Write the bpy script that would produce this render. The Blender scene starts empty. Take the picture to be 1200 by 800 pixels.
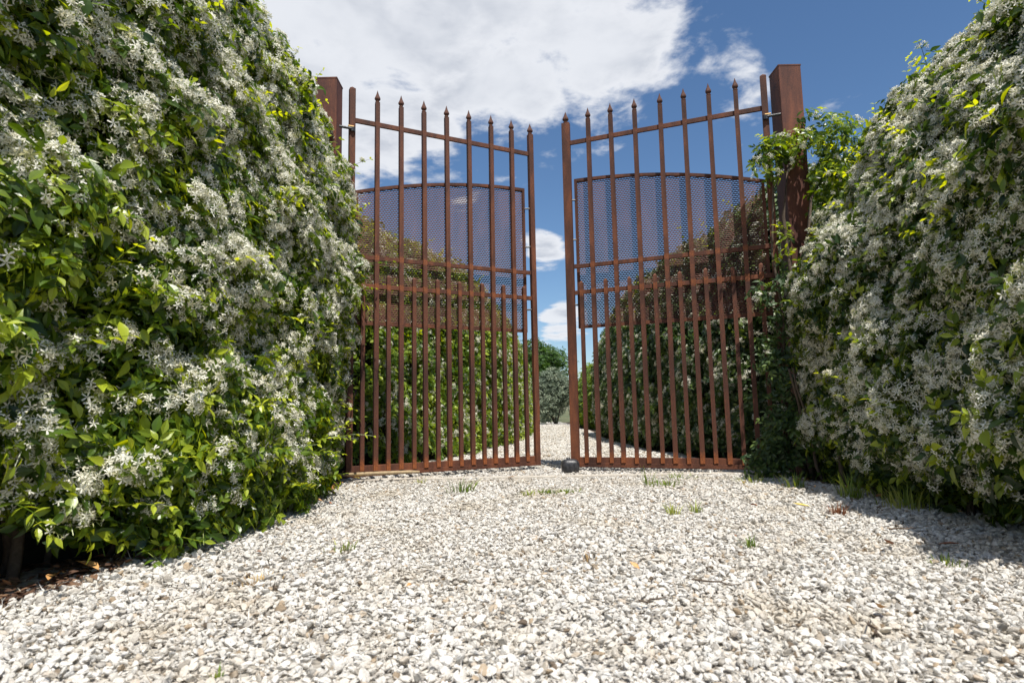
import bpy, bmesh, math, random
from math import sin, cos, pi, radians, sqrt
from mathutils import Vector, Matrix, Quaternion, Euler, noise
random.seed(7)
R = random.random
U = random.uniform
scene = bpy.context.scene
COL = scene.collection

# ------------------------------------------------------------------ camera
cam = bpy.data.cameras.new('camera'); camo = bpy.data.objects.new('camera', cam); COL.objects.link(camo)
cam.sensor_width = 36; cam.lens = 723.19/1200*36; cam.clip_start = .02; cam.clip_end = 3000
cam.shift_x = 3/1200
camo.matrix_world = Matrix.Translation((0, 0, .40)) @ Matrix.Rotation(pi/2+.1114, 4, 'X') @ Matrix.Rotation(-.0186, 4, 'Z')
cam.dof.use_dof = True; cam.dof.focus_distance = 3.3; cam.dof.aperture_fstop = 7.0
scene.camera = camo
scene.view_settings.view_transform = 'Standard'; scene.view_settings.look = 'None'
scene.view_settings.exposure = 0.35; scene.view_settings.gamma = 1
scene.cycles.max_bounces = 8; scene.cycles.transparent_max_bounces = 8

# ------------------------------------------------------------------ light
SUN_EL = radians(65); AZ = radians(-70)            # azimuth in the xy plane, from +x
sd = Vector((cos(SUN_EL)*cos(AZ), cos(SUN_EL)*sin(AZ), sin(SUN_EL)))
sl = bpy.data.lights.new('sun', 'SUN'); sl.energy = 4.8; sl.angle = radians(.5); sl.color = (1, .955, .88)
so = bpy.data.objects.new('sun', sl); COL.objects.link(so); so.rotation_euler = (-sd).to_track_quat('-Z', 'Y').to_euler()

world = bpy.data.worlds.new('World'); scene.world = world; world.use_nodes = True
nt = world.node_tree; nt.nodes.clear()
def N(tree, t, **kw):
    n = tree.nodes.new(t)
    for k, v in kw.items(): setattr(n, k, v)
    return n
def math_(tree, op, a, b=None, clamp=False):
    n = N(tree, 'ShaderNodeMath', operation=op, use_clamp=clamp)
    for i, v in enumerate((a, b)):
        if v is None: continue
        if isinstance(v, (int, float)): n.inputs[i].default_value = v
        else: tree.links.new(v, n.inputs[i])
    return n.outputs[0]
def vmath(tree, op, a, b=None):
    n = N(tree, 'ShaderNodeVectorMath', operation=op)
    for i, v in enumerate((a, b)):
        if v is None: continue
        if isinstance(v, tuple): n.inputs[i].default_value = v
        else: tree.links.new(v, n.inputs[i])
    return n
def maprange(tree, v, a, b, c=0, d=1, smooth=True):
    n = N(tree, 'ShaderNodeMapRange', interpolation_type='SMOOTHSTEP' if smooth else 'LINEAR')
    tree.links.new(v, n.inputs[0])
    for i, x in enumerate((a, b, c, d)): n.inputs[i+1].default_value = x
    return n.outputs[0]
def noise_(tree, vec, scale, detail=4, rough=.5, dist=0.):
    n = N(tree, 'ShaderNodeTexNoise'); n.inputs['Scale'].default_value = scale
    n.inputs['Detail'].default_value = detail; n.inputs['Roughness'].default_value = rough
    n.inputs['Distortion'].default_value = dist
    if vec is not None: tree.links.new(vec, n.inputs['Vector'])
    return n
sky = N(nt, 'ShaderNodeTexSky', sky_type='NISHITA'); sky.sun_disc = False
sky.sun_elevation = SUN_EL; sky.sun_rotation = radians(90)-AZ; sky.altitude = 0
sky.air_density = 1.0; sky.dust_density = .15; sky.ozone_density = 4.0
tc = N(nt, 'ShaderNodeTexCoord'); D = tc.outputs['Generated']
sep = N(nt, 'ShaderNodeSeparateXYZ'); nt.links.new(D, sep.inputs[0])
zz = math_(nt, 'MAXIMUM', sep.outputs[2], .02)
zc = math_(nt, 'ADD', zz, .12)
cmb = N(nt, 'ShaderNodeCombineXYZ')
nt.links.new(math_(nt, 'DIVIDE', sep.outputs[0], zc), cmb.inputs[0])
nt.links.new(math_(nt, 'DIVIDE', sep.outputs[1], zc), cmb.inputs[1])
P = cmb.outputs[0]
n1 = noise_(nt, P, 3.2, 8, .58, .25).outputs[0]
n2 = noise_(nt, P, 9., 6, .6, .3).outputs[0]
BLOBS = [((-.066, .846, .543), .24, 1.0), ((-.232, .83, .505), .24, 1.0), ((-.19, .875, .44), .13, .9), ((.135, .83, .54), .17, 1.), ((.035, .87, .49), .12, .9),
         ((-.10, .88, .455), .11, .9), ((-.36, .85, .38), .22, .9), ((.062, .966, .250), .045, .80), ((.085, .99, .140), .050, .90), ((.325, .828, .457), .10, .45),
         ((.25, .86, .43), .06, .3), ((.453, .808, .376), .06, .25), ((-.3, .2, .93), .5, .8), ((.8, -.3, .5), .5, .8),
         ((-.8, -.3, .4), .5, .9), ((-.3, -.7, .6), .4, .8), ((.9, .4, .25), .25, .5), ((0, -.9, .3), .3, .6)]  # blobs out of view are unseen clouds, enlarged to whiten the sky light
tot = None
for c, rad, amp in BLOBS:
    v = Vector(c).normalized()
    dist = vmath(nt, 'DISTANCE', D, tuple(v)).outputs['Value']
    m = maprange(nt, dist, rad*1.25, rad*.25, 0, amp)
    tot = m if tot is None else math_(nt, 'MAXIMUM', tot, m)
dens = math_(nt, 'ADD', math_(nt, 'MULTIPLY', tot, .80), math_(nt, 'ADD', math_(nt, 'MULTIPLY', math_(nt, 'SUBTRACT', n1, .5), 1.7), math_(nt, 'MULTIPLY', math_(nt, 'SUBTRACT', n2, .5), .55)))
cover = maprange(nt, dens, .30, .62, 0, 1)
thick = maprange(nt, math_(nt, 'ADD', dens, math_(nt, 'MULTIPLY', n2, .25)), .65, 1.15, 0, 1)
cc = N(nt, 'ShaderNodeMix', data_type='RGBA'); nt.links.new(thick, cc.inputs['Factor'])
cc.inputs['A'].default_value = (6.9, 7.05, 7.4, 1); cc.inputs['B'].default_value = (4.3, 4.6, 5.2, 1)
# the second layer of shading, billows
cshade = N(nt, 'ShaderNodeMix', data_type='RGBA'); nt.links.new(maprange(nt, noise_(nt, P, 2.1, 5, .55, .2).outputs[0], .38, .62), cshade.inputs['Factor'])
nt.links.new(cc.outputs['Result'], cshade.inputs['A']); cshade.inputs['B'].default_value = (6.6, 6.8, 7.2, 1)
mx = N(nt, 'ShaderNodeMix', data_type='RGBA'); nt.links.new(math_(nt, 'MULTIPLY', cover, .95), mx.inputs['Factor'])
hs = N(nt, 'ShaderNodeHueSaturation'); hs.inputs['Saturation'].default_value = 1.09; hs.inputs['Value'].default_value = .95
nt.links.new(sky.outputs[0], hs.inputs['Color']); nt.links.new(hs.outputs[0], mx.inputs['A']); nt.links.new(cshade.outputs['Result'], mx.inputs['B'])
bg = N(nt, 'ShaderNodeBackground'); bg.inputs['Strength'].default_value = .10
nt.links.new(mx.outputs['Result'], bg.inputs['Color'])
wo = N(nt, 'ShaderNodeOutputWorld'); nt.links.new(bg.outputs[0], wo.inputs[0])

# ------------------------------------------------------------------ materials
def mat(name):
    m = bpy.data.materials.new(name); m.use_nodes = True
    t = m.node_tree; b = t.nodes['Principled BSDF']
    return m, t, b
def ramp(t, fac, stops, interp='LINEAR'):
    r = N(t, 'ShaderNodeValToRGB'); r.color_ramp.interpolation = interp
    e = r.color_ramp.elements
    while len(e) < len(stops): e.new(.5)
    for el, (p, c) in zip(e, stops): el.position = p; el.color = (*c, 1)
    t.links.new(fac, r.inputs[0]); return r.outputs[0]
def bump(t, b, h, dist=.002, strength=.6):
    n = N(t, 'ShaderNodeBump'); n.inputs['Distance'].default_value = dist; n.inputs['Strength'].default_value = strength
    t.links.new(h, n.inputs['Height']); t.links.new(n.outputs[0], b.inputs['Normal'])
def objco(t): return N(t, 'ShaderNodeTexCoord').outputs['Object']
def rust(name, dark, mid, light, seed=0., joints=None):
    m, t, b = mat(name)
    co = vmath(t, 'ADD', objco(t), (seed, seed, seed)).outputs[0]
    st = N(t, 'ShaderNodeMapping'); st.inputs['Scale'].default_value = (1, 1, .25); t.links.new(co, st.inputs[0])
    a = noise_(t, st.outputs[0], 9, 6, .65, .4).outputs[0]
    f = noise_(t, co, 130, 4, .7).outputs[0]
    big_ = noise_(t, co, 2.7, 3, .5).outputs[0]
    s = math_(t, 'ADD', math_(t, 'ADD', math_(t, 'MULTIPLY', a, .6), math_(t, 'MULTIPLY', f, .25)), math_(t, 'MULTIPLY', big_, .15))
    s = math_(t, 'ADD', math_(t, 'MULTIPLY', math_(t, 'SUBTRACT', s, .5), 1.5), .5)
    base = ramp(t, s, [(.34, dark), (.5, mid), (.66, light)])
    if joints:      # fresher orange rust round the welds
        sp = N(t, 'ShaderNodeSeparateXYZ'); t.links.new(objco(t), sp.inputs[0]); tot_ = None
        for z0, wd, am in joints:
            d_ = math_(t, 'ABSOLUTE', math_(t, 'SUBTRACT', sp.outputs[2], z0))
            k_ = maprange(t, math_(t, 'ADD', d_, math_(t, 'MULTIPLY', math_(t, 'SUBTRACT', a, .5), wd*2)), wd, wd*.2, 0, am)
            tot_ = k_ if tot_ is None else math_(t, 'MAXIMUM', tot_, k_)
        mj = N(t, 'ShaderNodeMix', data_type='RGBA'); t.links.new(tot_, mj.inputs['Factor']); t.links.new(base, mj.inputs['A'])
        t.links.new(ramp(t, f, [(.35, (.16, .045, .016)), (.65, (.38, .115, .030))]), mj.inputs['B']); base = mj.outputs['Result']
    t.links.new(base, b.inputs['Base Color'])
    b.inputs['Roughness'].default_value = .72; b.inputs['Metallic'].default_value = .0
    b.inputs['Specular IOR Level'].default_value = .35
    bump(t, b, f, .0012, .5)
    return m
RUST = rust('rusted_steel', (.046, .018, .012), (.095, .035, .020), (.19, .064, .029), joints=((1.180, .028, .6), (1.3615, .028, .6), (.05, .10, .8), (2.237, .02, .25)))
RUST_P = rust('rusted_steel_rail', (.048, .019, .012), (.10, .036, .020), (.20, .066, .028))
RUST_POST = rust('rusted_post_steel', (.046, .017, .013), (.108, .037, .023), (.20, .066, .033), 3.1)
RUST_MESH = rust('rusted_mesh_steel', (.055, .020, .015), (.102, .038, .026), (.15, .056, .034), 5.)
RUST_RAW = rust('bright_rust', (.12, .035, .015), (.30, .085, .03), (.42, .13, .045), 1.3)
m, t, b = mat('brass_bolt'); b.inputs['Base Color'].default_value = (.35, .22, .08, 1); b.inputs['Roughness'].default_value = .5; b.inputs['Metallic'].default_value = .6; BRASS = m
m, t, b = mat('black_iron'); b.inputs['Base Color'].default_value = (.018, .017, .018, 1); b.inputs['Roughness'].default_value = .42; BLACK = m
f = noise_(t, objco(t), 60, 5, .6).outputs[0]; bump(t, b, f, .003, .5)
t.links.new(ramp(t, f, [(.35, (.012, .012, .014)), (.7, (.06, .06, .065))]), b.inputs['Base Color'])

def leaf_mat(name, dark, mid, new, rough=.38, tr=.35):
    m, t, b = mat(name)
    at = N(t, 'ShaderNodeAttribute', attribute_name='tone'); oi = N(t, 'ShaderNodeObjectInfo')
    s = math_(t, 'ADD', math_(t, 'MULTIPLY', at.outputs['Fac'], .55), math_(t, 'MULTIPLY', oi.outputs['Random'], .45))
    c = ramp(t, s, [(.15, dark), (.48, mid), (.80, new)])
    t.links.new(c, b.inputs['Base Color']); b.inputs['Roughness'].default_value = rough
    b.inputs['Specular IOR Level'].default_value = .5
    bump(t, b, noise_(t, objco(t), 180, 2).outputs[0], .0008, .4)
    tl = N(t, 'ShaderNodeBsdfTranslucent')
    hs = N(t, 'ShaderNodeHueSaturation'); hs.inputs['Hue'].default_value = .475; hs.inputs['Saturation'].default_value = 1.25; hs.inputs['Value'].default_value = 2.0
    t.links.new(c, hs.inputs['Color']); t.links.new(hs.outputs[0], tl.inputs['Color'])
    ms = N(t, 'ShaderNodeMixShader'); ms.inputs[0].default_value = tr
    t.links.new(b.outputs[0], ms.inputs[1]); t.links.new(tl.outputs[0], ms.inputs[2])
    t.links.new(ms.outputs[0], t.nodes['Material Output'].inputs['Surface'])
    return m
LEAF = leaf_mat('jasmine_leaf', (.020, .048, .009), (.095, .170, .016), (.42, .50, .042), .33, .42)
LEAF_DK = leaf_mat('jasmine_leaf_shaded', (.024, .052, .018), (.055, .100, .032), (.15, .22, .05), .42, .3)  # darker copy of the jasmine leaf, shade painted into its colour
LEAF_SILVER = leaf_mat('silver_leaf', (.09, .12, .075), (.17, .21, .14), (.30, .33, .22), .6, .2)
LEAF_TREE = leaf_mat('tree_leaf', (.025, .060, .012), (.055, .12, .02), (.12, .22, .03), .5, .3)
LEAF_YEL = leaf_mat('yellow_green_leaf', (.06, .11, .02), (.12, .20, .03), (.22, .31, .05), .5, .3)
GRASS = leaf_mat('grass_blade', (.08, .14, .03), (.20, .28, .05), (.40, .42, .12), .55, .3)
GRASS_DRY = leaf_mat('dry_weed', (.26, .16, .07), (.40, .27, .12), (.52, .40, .20), .8, .2)
GRASS_RUST = leaf_mat('rusty_weed', (.14, .06, .025), (.26, .11, .045), (.40, .22, .09), .8, .2)
def petal_mat(name, a, bcol, tr):
    m, t, b = mat(name)
    at = N(t, 'ShaderNodeAttribute', attribute_name='tone'); oi = N(t, 'ShaderNodeObjectInfo')
    s = math_(t, 'ADD', math_(t, 'MULTIPLY', at.outputs['Fac'], .7), math_(t, 'MULTIPLY', oi.outputs['Random'], .3))
    c = ramp(t, s, [(.0, tuple(k*.62 for k in a[:2])+(a[2]*.38,)), (.25, a), (.9, bcol)])
    t.links.new(c, b.inputs['Base Color']); b.inputs['Roughness'].default_value = .6; b.inputs['Specular IOR Level'].default_value = .25
    tl = N(t, 'ShaderNodeBsdfTranslucent'); t.links.new(c, tl.inputs['Color'])
    ms = N(t, 'ShaderNodeMixShader'); ms.inputs[0].default_value = tr
    t.links.new(b.outputs[0], ms.inputs[1]); t.links.new(tl.outputs[0], ms.inputs[2])
    t.links.new(ms.outputs[0], t.nodes['Material Output'].inputs['Surface']); return m
PETAL = petal_mat('white_petal', (.78, .74, .58), (.92, .90, .80), .38)
BUD = petal_mat('green_bud', (.20, .26, .07), (.50, .50, .20), .2)
def plain(name, col, rough=.8, var=None, scale=20):
    m, t, b = mat(name); b.inputs['Roughness'].default_value = rough
    if var:
        f = noise_(t, objco(t), scale, 5, .65).outputs[0]
        t.links.new(ramp(t, f, [(.3, col), (.7, var)]), b.inputs['Base Color']); bump(t, b, f, .004, .5)
    else: b.inputs['Base Color'].default_value = (*col, 1)
    return m
BARK = plain('grey_brown_bark', (.05, .033, .022), .9, (.14, .10, .07), 45)
CORE = plain('inner_shade', (.007, .008, .004), 1., (.022, .020, .010), 30)  # near-black fill, the shade inside the hedges put into colour
WOOD = plain('weathered_wood', (.09, .06, .04), .85, (.24, .17, .11), 30)
STICK = plain('bleached_wood', (.28, .20, .12), .85, (.5, .38, .22), 60)
CONC = plain('pale_concrete', (.40, .36, .30), .9, (.60, .55, .48), 25)
def stone_mat():
    m, t, b = mat('gravel_stone')
    oi = N(t, 'ShaderNodeObjectInfo')
    c = ramp(t, oi.outputs['Random'], [(0, (.65, .63, .59)), (.3, (.75, .735, .70)), (.5, (.60, .585, .555)), (.68, (.82, .81, .785)), (.82, (.66, .625, .57)), (.88, (.36, .34, .31)),
                                       (.91, (.68, .65, .60)), (.98, (.46, .36, .25)), (1., (.14, .11, .085))])
    f = noise_(t, objco(t), 4, 6, .7, .5).outputs[0]
    mxx = N(t, 'ShaderNodeMix', data_type='RGBA', blend_type='MULTIPLY'); mxx.inputs['Factor'].default_value = .75
    t.links.new(c, mxx.inputs['A']); t.links.new(ramp(t, f, [(.3, (.62, .58, .52)), (.6, (1.08, 1.06, 1.03))]), mxx.inputs['B'])
    b.inputs['Roughness'].default_value = .82
    b.inputs['Specular IOR Level'].default_value = .3
    loc = oi.outputs['Location']      # dust and soil washed into patches of the drive
    pn = noise_(t, loc, 2.6, 5, .65, .3).outputs[0]
    m2 = N(t, 'ShaderNodeMix', data_type='RGBA', blend_type='MULTIPLY'); t.links.new(maprange(t, pn, .48, .68, 0, .75), m2.inputs['Factor'])
    t.links.new(mxx.outputs['Result'], m2.inputs['A']); m2.inputs['B'].default_value = (.84, .77, .66, 1)
    t.links.new(m2.outputs['Result'], b.inputs['Base Color'])
    bump(t, b, noise_(t, objco(t), 9, 5, .7).outputs[0], .10, .35)
    return m
STONE = stone_mat()
def gravel_bed():
    m, t, b = mat('gravel_bed'); co = objco(t)
    v = N(t, 'ShaderNodeTexVoronoi'); v.inputs['Scale'].default_value = 55; t.links.new(co, v.inputs[0])
    big = noise_(t, co, 1.3, 5, .6).outputs[0]
    c = ramp(t, N_sep(t, v.outputs['Color']), [(0, (.36, .33, .29)), (.5, (.56, .53, .48)), (1, (.70, .67, .62))])
    mxx = N(t, 'ShaderNodeMix', data_type='RGBA', blend_type='MULTIPLY'); mxx.inputs['Factor'].default_value = .8
    t.links.new(c, mxx.inputs['A']); t.links.new(ramp(t, big, [(.35, (.7, .66, .58)), (.6, (1, 1, 1))]), mxx.inputs['B'])
    t.links.new(mxx.outputs['Result'], b.inputs['Base Color']); b.inputs['Roughness'].default_value = .95
    bump(t, b, v.outputs['Distance'], .01, 1.)
    return m
def N_sep(t, s):
    n = N(t, 'ShaderNodeSeparateColor'); t.links.new(s, n.inputs[0]); return n.outputs[0]
BED = gravel_bed()
SOIL = plain('dark_soil', (.045, .028, .018), 1., (.13, .085, .055), 14)
def field_mat():
    m, t, b = mat('dry_field'); co = objco(t)
    f = noise_(t, co, .35, 6, .6).outputs[0]; g = noise_(t, co, 12, 5, .7).outputs[0]
    s = math_(t, 'ADD', math_(t, 'MULTIPLY', f, .6), math_(t, 'MULTIPLY', g, .4))
    t.links.new(ramp(t, s, [(.35, (.05, .075, .025)), (.5, (.10, .11, .045)), (.65, (.20, .17, .10))]), b.inputs['Base Color'])
    b.inputs['Roughness'].default_value = 1.; bump(t, b, g, .03, .6); return m
FIELD = field_mat()
DEAD = [plain('fallen_leaf_orange', (.45, .20, .06), .6, (.62, .36, .14), 60), plain('fallen_leaf_brown', (.16, .065, .03), .7, (.30, .13, .06), 60),
        plain('fallen_leaf_yellow', (.62, .44, .07), .6, (.70, .55, .16), 60), plain('fallen_leaf_rust', (.28, .09, .035), .7, (.42, .17, .07), 60)]

# ------------------------------------------------------------------ helpers
def tag(o, label=None, cat=None, group=None, kind=None):
    if label: o['label'] = label
    if cat: o['category'] = cat
    if group: o['group'] = group
    if kind: o['kind'] = kind
    return o
class MB:
    def __init__(s): s.v = []; s.f = []; s.tone = []
    def add(s, vs, fs, tone=.5):
        o = len(s.v); s.v += [tuple(p) for p in vs]; s.f += [tuple(i+o for i in f) for f in fs]; s.tone += [tone]*len(fs)
    def box(s, x0, x1, y0, y1, z0, z1):
        v = [(x, y, z) for z in (z0, z1) for y in (y0, y1) for x in (x0, x1)]
        s.add(v, [(0, 2, 3, 1), (4, 5, 7, 6), (0, 1, 5, 4), (2, 6, 7, 3), (0, 4, 6, 2), (1, 3, 7, 5)])
    def tube(s, pts, rads, n=7, tone=.5, cap=True):
        pts = [Vector(p) for p in pts]; vs = []; fs = []
        up = Vector((0, 0, 1))
        for i, p in enumerate(pts):
            d = (pts[min(i+1, len(pts)-1)]-pts[max(i-1, 0)]).normalized()
            a = d.cross(up if abs(d.z) < .95 else Vector((1, 0, 0))).normalized(); b = d.cross(a)
            for k in range(n):
                w = 2*pi*k/n; vs.append(p+(a*cos(w)+b*sin(w))*rads[i])
        for i in range(len(pts)-1):
            for k in range(n):
                a = i*n+k; b = i*n+(k+1) % n; fs.append((a, a+n, b+n, b))
        if cap: fs += [tuple(range(n)), tuple(reversed(range((len(pts)-1)*n, len(pts)*n)))]
        s.add(vs, fs, tone)
    def mesh(s, name, m, smooth=False):
        me = bpy.data.meshes.new(name); me.from_pydata(s.v, [], s.f); me.materials.append(m)
        at = me.attributes.new('tone', 'FLOAT', 'FACE'); at.data.foreach_set('value', s.tone)
        if smooth: me.polygons.foreach_set('use_smooth', [True]*len(me.polygons))
        me.update(); return me
    def build(s, name, m, parent=None, smooth=False, bevel=0):
        return link(name, s.mesh(name, m, smooth), parent, bevel)
def link(name, me, parent=None, bevel=0):
    o = bpy.data.objects.new(name, me); COL.objects.link(o); o.parent = parent
    if bevel:
        bv = o.modifiers.new('bevel', 'BEVEL'); bv.width = bevel; bv.segments = 2; bv.limit_method = 'ANGLE'
    return o
def empty(name, loc, rz=0):
    o = bpy.data.objects.new(name, None); COL.objects.link(o); o.location = loc; o.rotation_euler = (0, 0, rz)
    o.empty_display_size = .1; return o

# ------------------------------------------------------------------ prototypes for foliage, blossom and stones
def leaf_verts(L, W, M, fold=.25, curl=.2, rows=4):
    vs = []; fs = []
    prof = [0, .62, 1., .88, .45, 0] if rows == 4 else [0, .9, .8, 0]
    n = len(prof)
    for i, w in enumerate(prof):
        y = L*i/(n-1); z = -curl*L*(i/(n-1))**2
        if w == 0: vs.append((0, y, z))
        else: vs += [(-W/2*w, y, z+fold*W/2*w), (0, y, z), (W/2*w, y, z+fold*W/2*w)]
    fs = [(0, 2, 1), (0, 3, 2)]
    for i in range(n-3):
        a = 1+3*i; fs += [(a, a+1, a+4, a+3), (a+1, a+2, a+5, a+4)]
    a = 1+3*(n-3); e = len(vs)-1
    fs += [(a, a+1, e), (a+1, a+2, e)]
    return [M @ Vector(v) for v in vs], fs
def sprig(rnd, scale=1., leafL=.05, pairs=4):
    mb = MB(); L = .13*scale
    fresh = rnd.random()
    for k in range(pairs):
        y = L*(k+.3)/pairs - L*.5
        for sgn in (-1, 1):
            ang = sgn*rnd.uniform(.75, 1.25)*(1-.12*k)
            l = leafL*rnd.uniform(.75, 1.1)*(1.-.1*k)
            M = Matrix.Translation((0, y, rnd.uniform(-.012, .012))) @ Matrix.Rotation(-ang, 4, 'Z') @ Matrix.Rotation(rnd.uniform(-.75, .55), 4, 'X') @ Matrix.Rotation(rnd.uniform(-.7, .7), 4, 'Y')
            v, f = leaf_verts(l, l*rnd.uniform(.42, .52), M, rnd.uniform(.15, .4), rnd.uniform(.05, .3))
            mb.add(v, f, min(1, max(0, .18+.17*k*fresh*1.6+rnd.uniform(-.15, .2))))
    M = Matrix.Translation((0, L*.45, .0)) @ Matrix.Rotation(rnd.uniform(-.5, .4), 4, 'X')
    v, f = leaf_verts(leafL*.75, leafL*.33, M, .3, .1); mb.add(v, f, .4+.5*fresh)
    mb.tube([(0, -L*.55, -.01), (0, 0, 0), (0, L*.45, 0)], [.0013, .0011, .0006], 4, .6, False)
    return mb
def flower(mb, pmb, M, s, rnd):
    base = rnd.choice((0, .35, .6, .8, .9, 1., 1.))
    for k in range(5):
        A = M @ Matrix.Rotation(2*pi*k/5, 4, 'Z') @ Matrix.Rotation(rnd.uniform(-.2, .15), 4, 'X')
        v = [(-.0008, .0012, 0), (.0008, .0012, 0), (-.0021, .0078, .0007), (.0020, .0068, -.0008), (-.0014, .0148, .0012), (.0026, .0138, -.0014)]
        mb.add([A @ (Vector(p)*s) for p in v], [(0, 1, 3, 2), (2, 3, 5, 4)], base)
    v = [(0, 0, .0012), (-.0016, 0, 0), (.0008, .0014, 0), (.0008, -.0014, 0), (0, 0, -.010)]
    pmb.add([M @ (Vector(p)*s) for p in v], [(0, 1, 2), (0, 2, 3), (0, 3, 1), (1, 4, 2), (2, 4, 3), (3, 4, 1)], rnd.uniform(0, 1))
def cluster(rnd, n=10, rad=.030, s=1.0):
    a = MB(); b_ = MB()
    for k in range(n):
        th = rnd.uniform(0, 2*pi); ph = math.acos(1-rnd.random()*.85)
        d = Vector((sin(ph)*cos(th), sin(ph)*sin(th), cos(ph)))
        q = (d+Vector((rnd.uniform(-.35, .35), rnd.uniform(-.35, .35), .15))).to_track_quat('Z', 'Y').to_matrix().to_4x4()
        p = Vector((d.x*rad*1.15, d.y*rad*1.15, d.z*rad*.6))*rnd.uniform(.75, 1.15)
        b_.tube([(0, 0, -.012), p*.5+Vector((0, 0, -.008)), p-(q @ Vector((0, 0, .009)))], [.0009, .0007, .0006], 4, rnd.random(), False)
        flower(a, b_, Matrix.Translation(p) @ q @ Matrix.Rotation(rnd.uniform(0, 6), 4, 'Z'), s*rnd.uniform(.85, 1.15), rnd)
    for k in range(4):
        th = rnd.uniform(0, 2*pi); d = Vector((cos(th), sin(th), rnd.uniform(.2, 1.2))).normalized()
        p0 = d*rad*.5; p1 = d*rad*rnd.uniform(.9, 1.2)
        b_.tube([p0, (p0+p1)/2, p1], [.0006, .0013, .0004], 4, rnd.random(), False)
    # one mesh, two materials
    me = bpy.data.meshes.new('blossom_cluster')
    o = len(a.v); me.from_pydata(a.v+b_.v, [], a.f+[tuple(i+o for i in f) for f in b_.f])
    me.materials.append(PETAL); me.materials.append(BUD)
    me.polygons.foreach_set('material_index', [0]*len(a.f)+[1]*len(b_.f))
    at = me.attributes.new('tone', 'FLOAT', 'FACE'); at.data.foreach_set('value', a.tone+b_.tone)
    me.update(); return me
def stone_mesh(rnd, name='stone', detail=1):
    bm = bmesh.new()
    sx, sy, sz = 1, rnd.uniform(.62, .95), rnd.uniform(.34, .62)
    for k in range(16):
        while True:
            p = Vector((rnd.uniform(-1, 1), rnd.uniform(-1, 1), rnd.uniform(-1, 1)))
            if .6 < p.length < 1: break
        p = p.normalized()*rnd.uniform(.85, 1)
        bm.verts.new((p.x*sx*.5, p.y*sy*.5, p.z*sz*.5))
    r = bmesh.ops.convex_hull(bm, input=bm.verts)
    bmesh.ops.delete(bm, geom=[v for v in bm.verts if not v.link_faces], context='VERTS')
    if detail:
        bmesh.ops.bevel(bm, geom=list(bm.edges), offset=.045, segments=1, affect='EDGES')
    me = bpy.data.meshes.new(name); bm.to_mesh(me); bm.free(); me.materials.append(STONE)
    return me
def protos(name, meshes):
    c = bpy.data.collections.new(name)
    for i, me in enumerate(meshes):
        o = bpy.data.objects.new('%s_%02d' % (name, i), me); c.objects.link(o)
    return c
rp = random.Random(11)
def sprigs_mesh(m, n, **kw): return [sprig(rp, **kw).mesh('leaf_sprig', m) for _ in range(n)]
C_LEAF = protos('sprig', sprigs_mesh(LEAF, 10))
C_LEAFD = protos('sprig_dark', sprigs_mesh(LEAF_DK, 8))
CL_MESH = [cluster(rp, rp.choice((4, 6, 8, 11)), rp.uniform(.018, .034)) for _ in range(10)]
C_LEAFB = protos('sprig_bright', sprigs_mesh(leaf_mat('sunny_leaf', (.035, .08, .012), (.15, .24, .025), (.38, .46, .06), .4, .4), 8))  # brighter leaf copy: sunlight on the left hedge beyond painted into the colour
C_LEAFR = protos('sprig_shade', sprigs_mesh(leaf_mat('jasmine_leaf_deep', (.016, .040, .010), (.055, .105, .016), (.34, .42, .045), .36, .36), 8))  # deeper leaf copy: shade of the right hedge painted into the colour
C_FLOW = protos('cyme', CL_MESH)
C_SILV = protos('silver_sprig', sprigs_mesh(LEAF_SILVER, 5, scale=1.6, leafL=.07))
C_TREE = protos('tree_sprig', sprigs_mesh(LEAF_TREE, 5, scale=2.2, leafL=.13))
C_YEL = protos('yellow_sprig', sprigs_mesh(LEAF_YEL, 5, scale=1.4, leafL=.075))
ST_MESH = [stone_mesh(rp) for _ in range(14)]
C_STONE = protos('pebble', ST_MESH)
C_STONE_LO = protos('pebble_far', [stone_mesh(rp, 'stone', 0) for _ in range(8)])

_groups = {}
def gn_group(coll):
    if coll.name in _groups: return _groups[coll.name]
    g = bpy.data.node_groups.new('scatter_'+coll.name, 'GeometryNodeTree')
    g.interface.new_socket('Geometry', in_out='INPUT', socket_type='NodeSocketGeometry')
    g.interface.new_socket('Geometry', in_out='OUTPUT', socket_type='NodeSocketGeometry')
    gi = g.nodes.new('NodeGroupInput'); go = g.nodes.new('NodeGroupOutput')
    ci = g.nodes.new('GeometryNodeCollectionInfo'); ci.inputs['Collection'].default_value = coll
    ci.inputs['Separate Children'].default_value = True; ci.inputs['Reset Children'].default_value = True
    ip = g.nodes.new('GeometryNodeInstanceOnPoints'); ip.inputs['Pick Instance'].default_value = True
    def attr(n, ty):
        a = g.nodes.new('GeometryNodeInputNamedAttribute'); a.data_type = ty; a.inputs['Name'].default_value = n; return a.outputs[0]
    mp = g.nodes.new('GeometryNodeMeshToPoints')
    L = g.links.new
    L(gi.outputs[0], mp.inputs[0]); L(mp.outputs[0], ip.inputs['Points'])
    L(ci.outputs[0], ip.inputs['Instance']); L(attr('idx', 'INT'), ip.inputs['Instance Index'])
    L(attr('rot', 'FLOAT_VECTOR'), ip.inputs['Rotation']); L(attr('scl', 'FLOAT_VECTOR'), ip.inputs['Scale'])
    L(ip.outputs[0], go.inputs[0])
    _groups[coll.name] = g; return g
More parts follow.
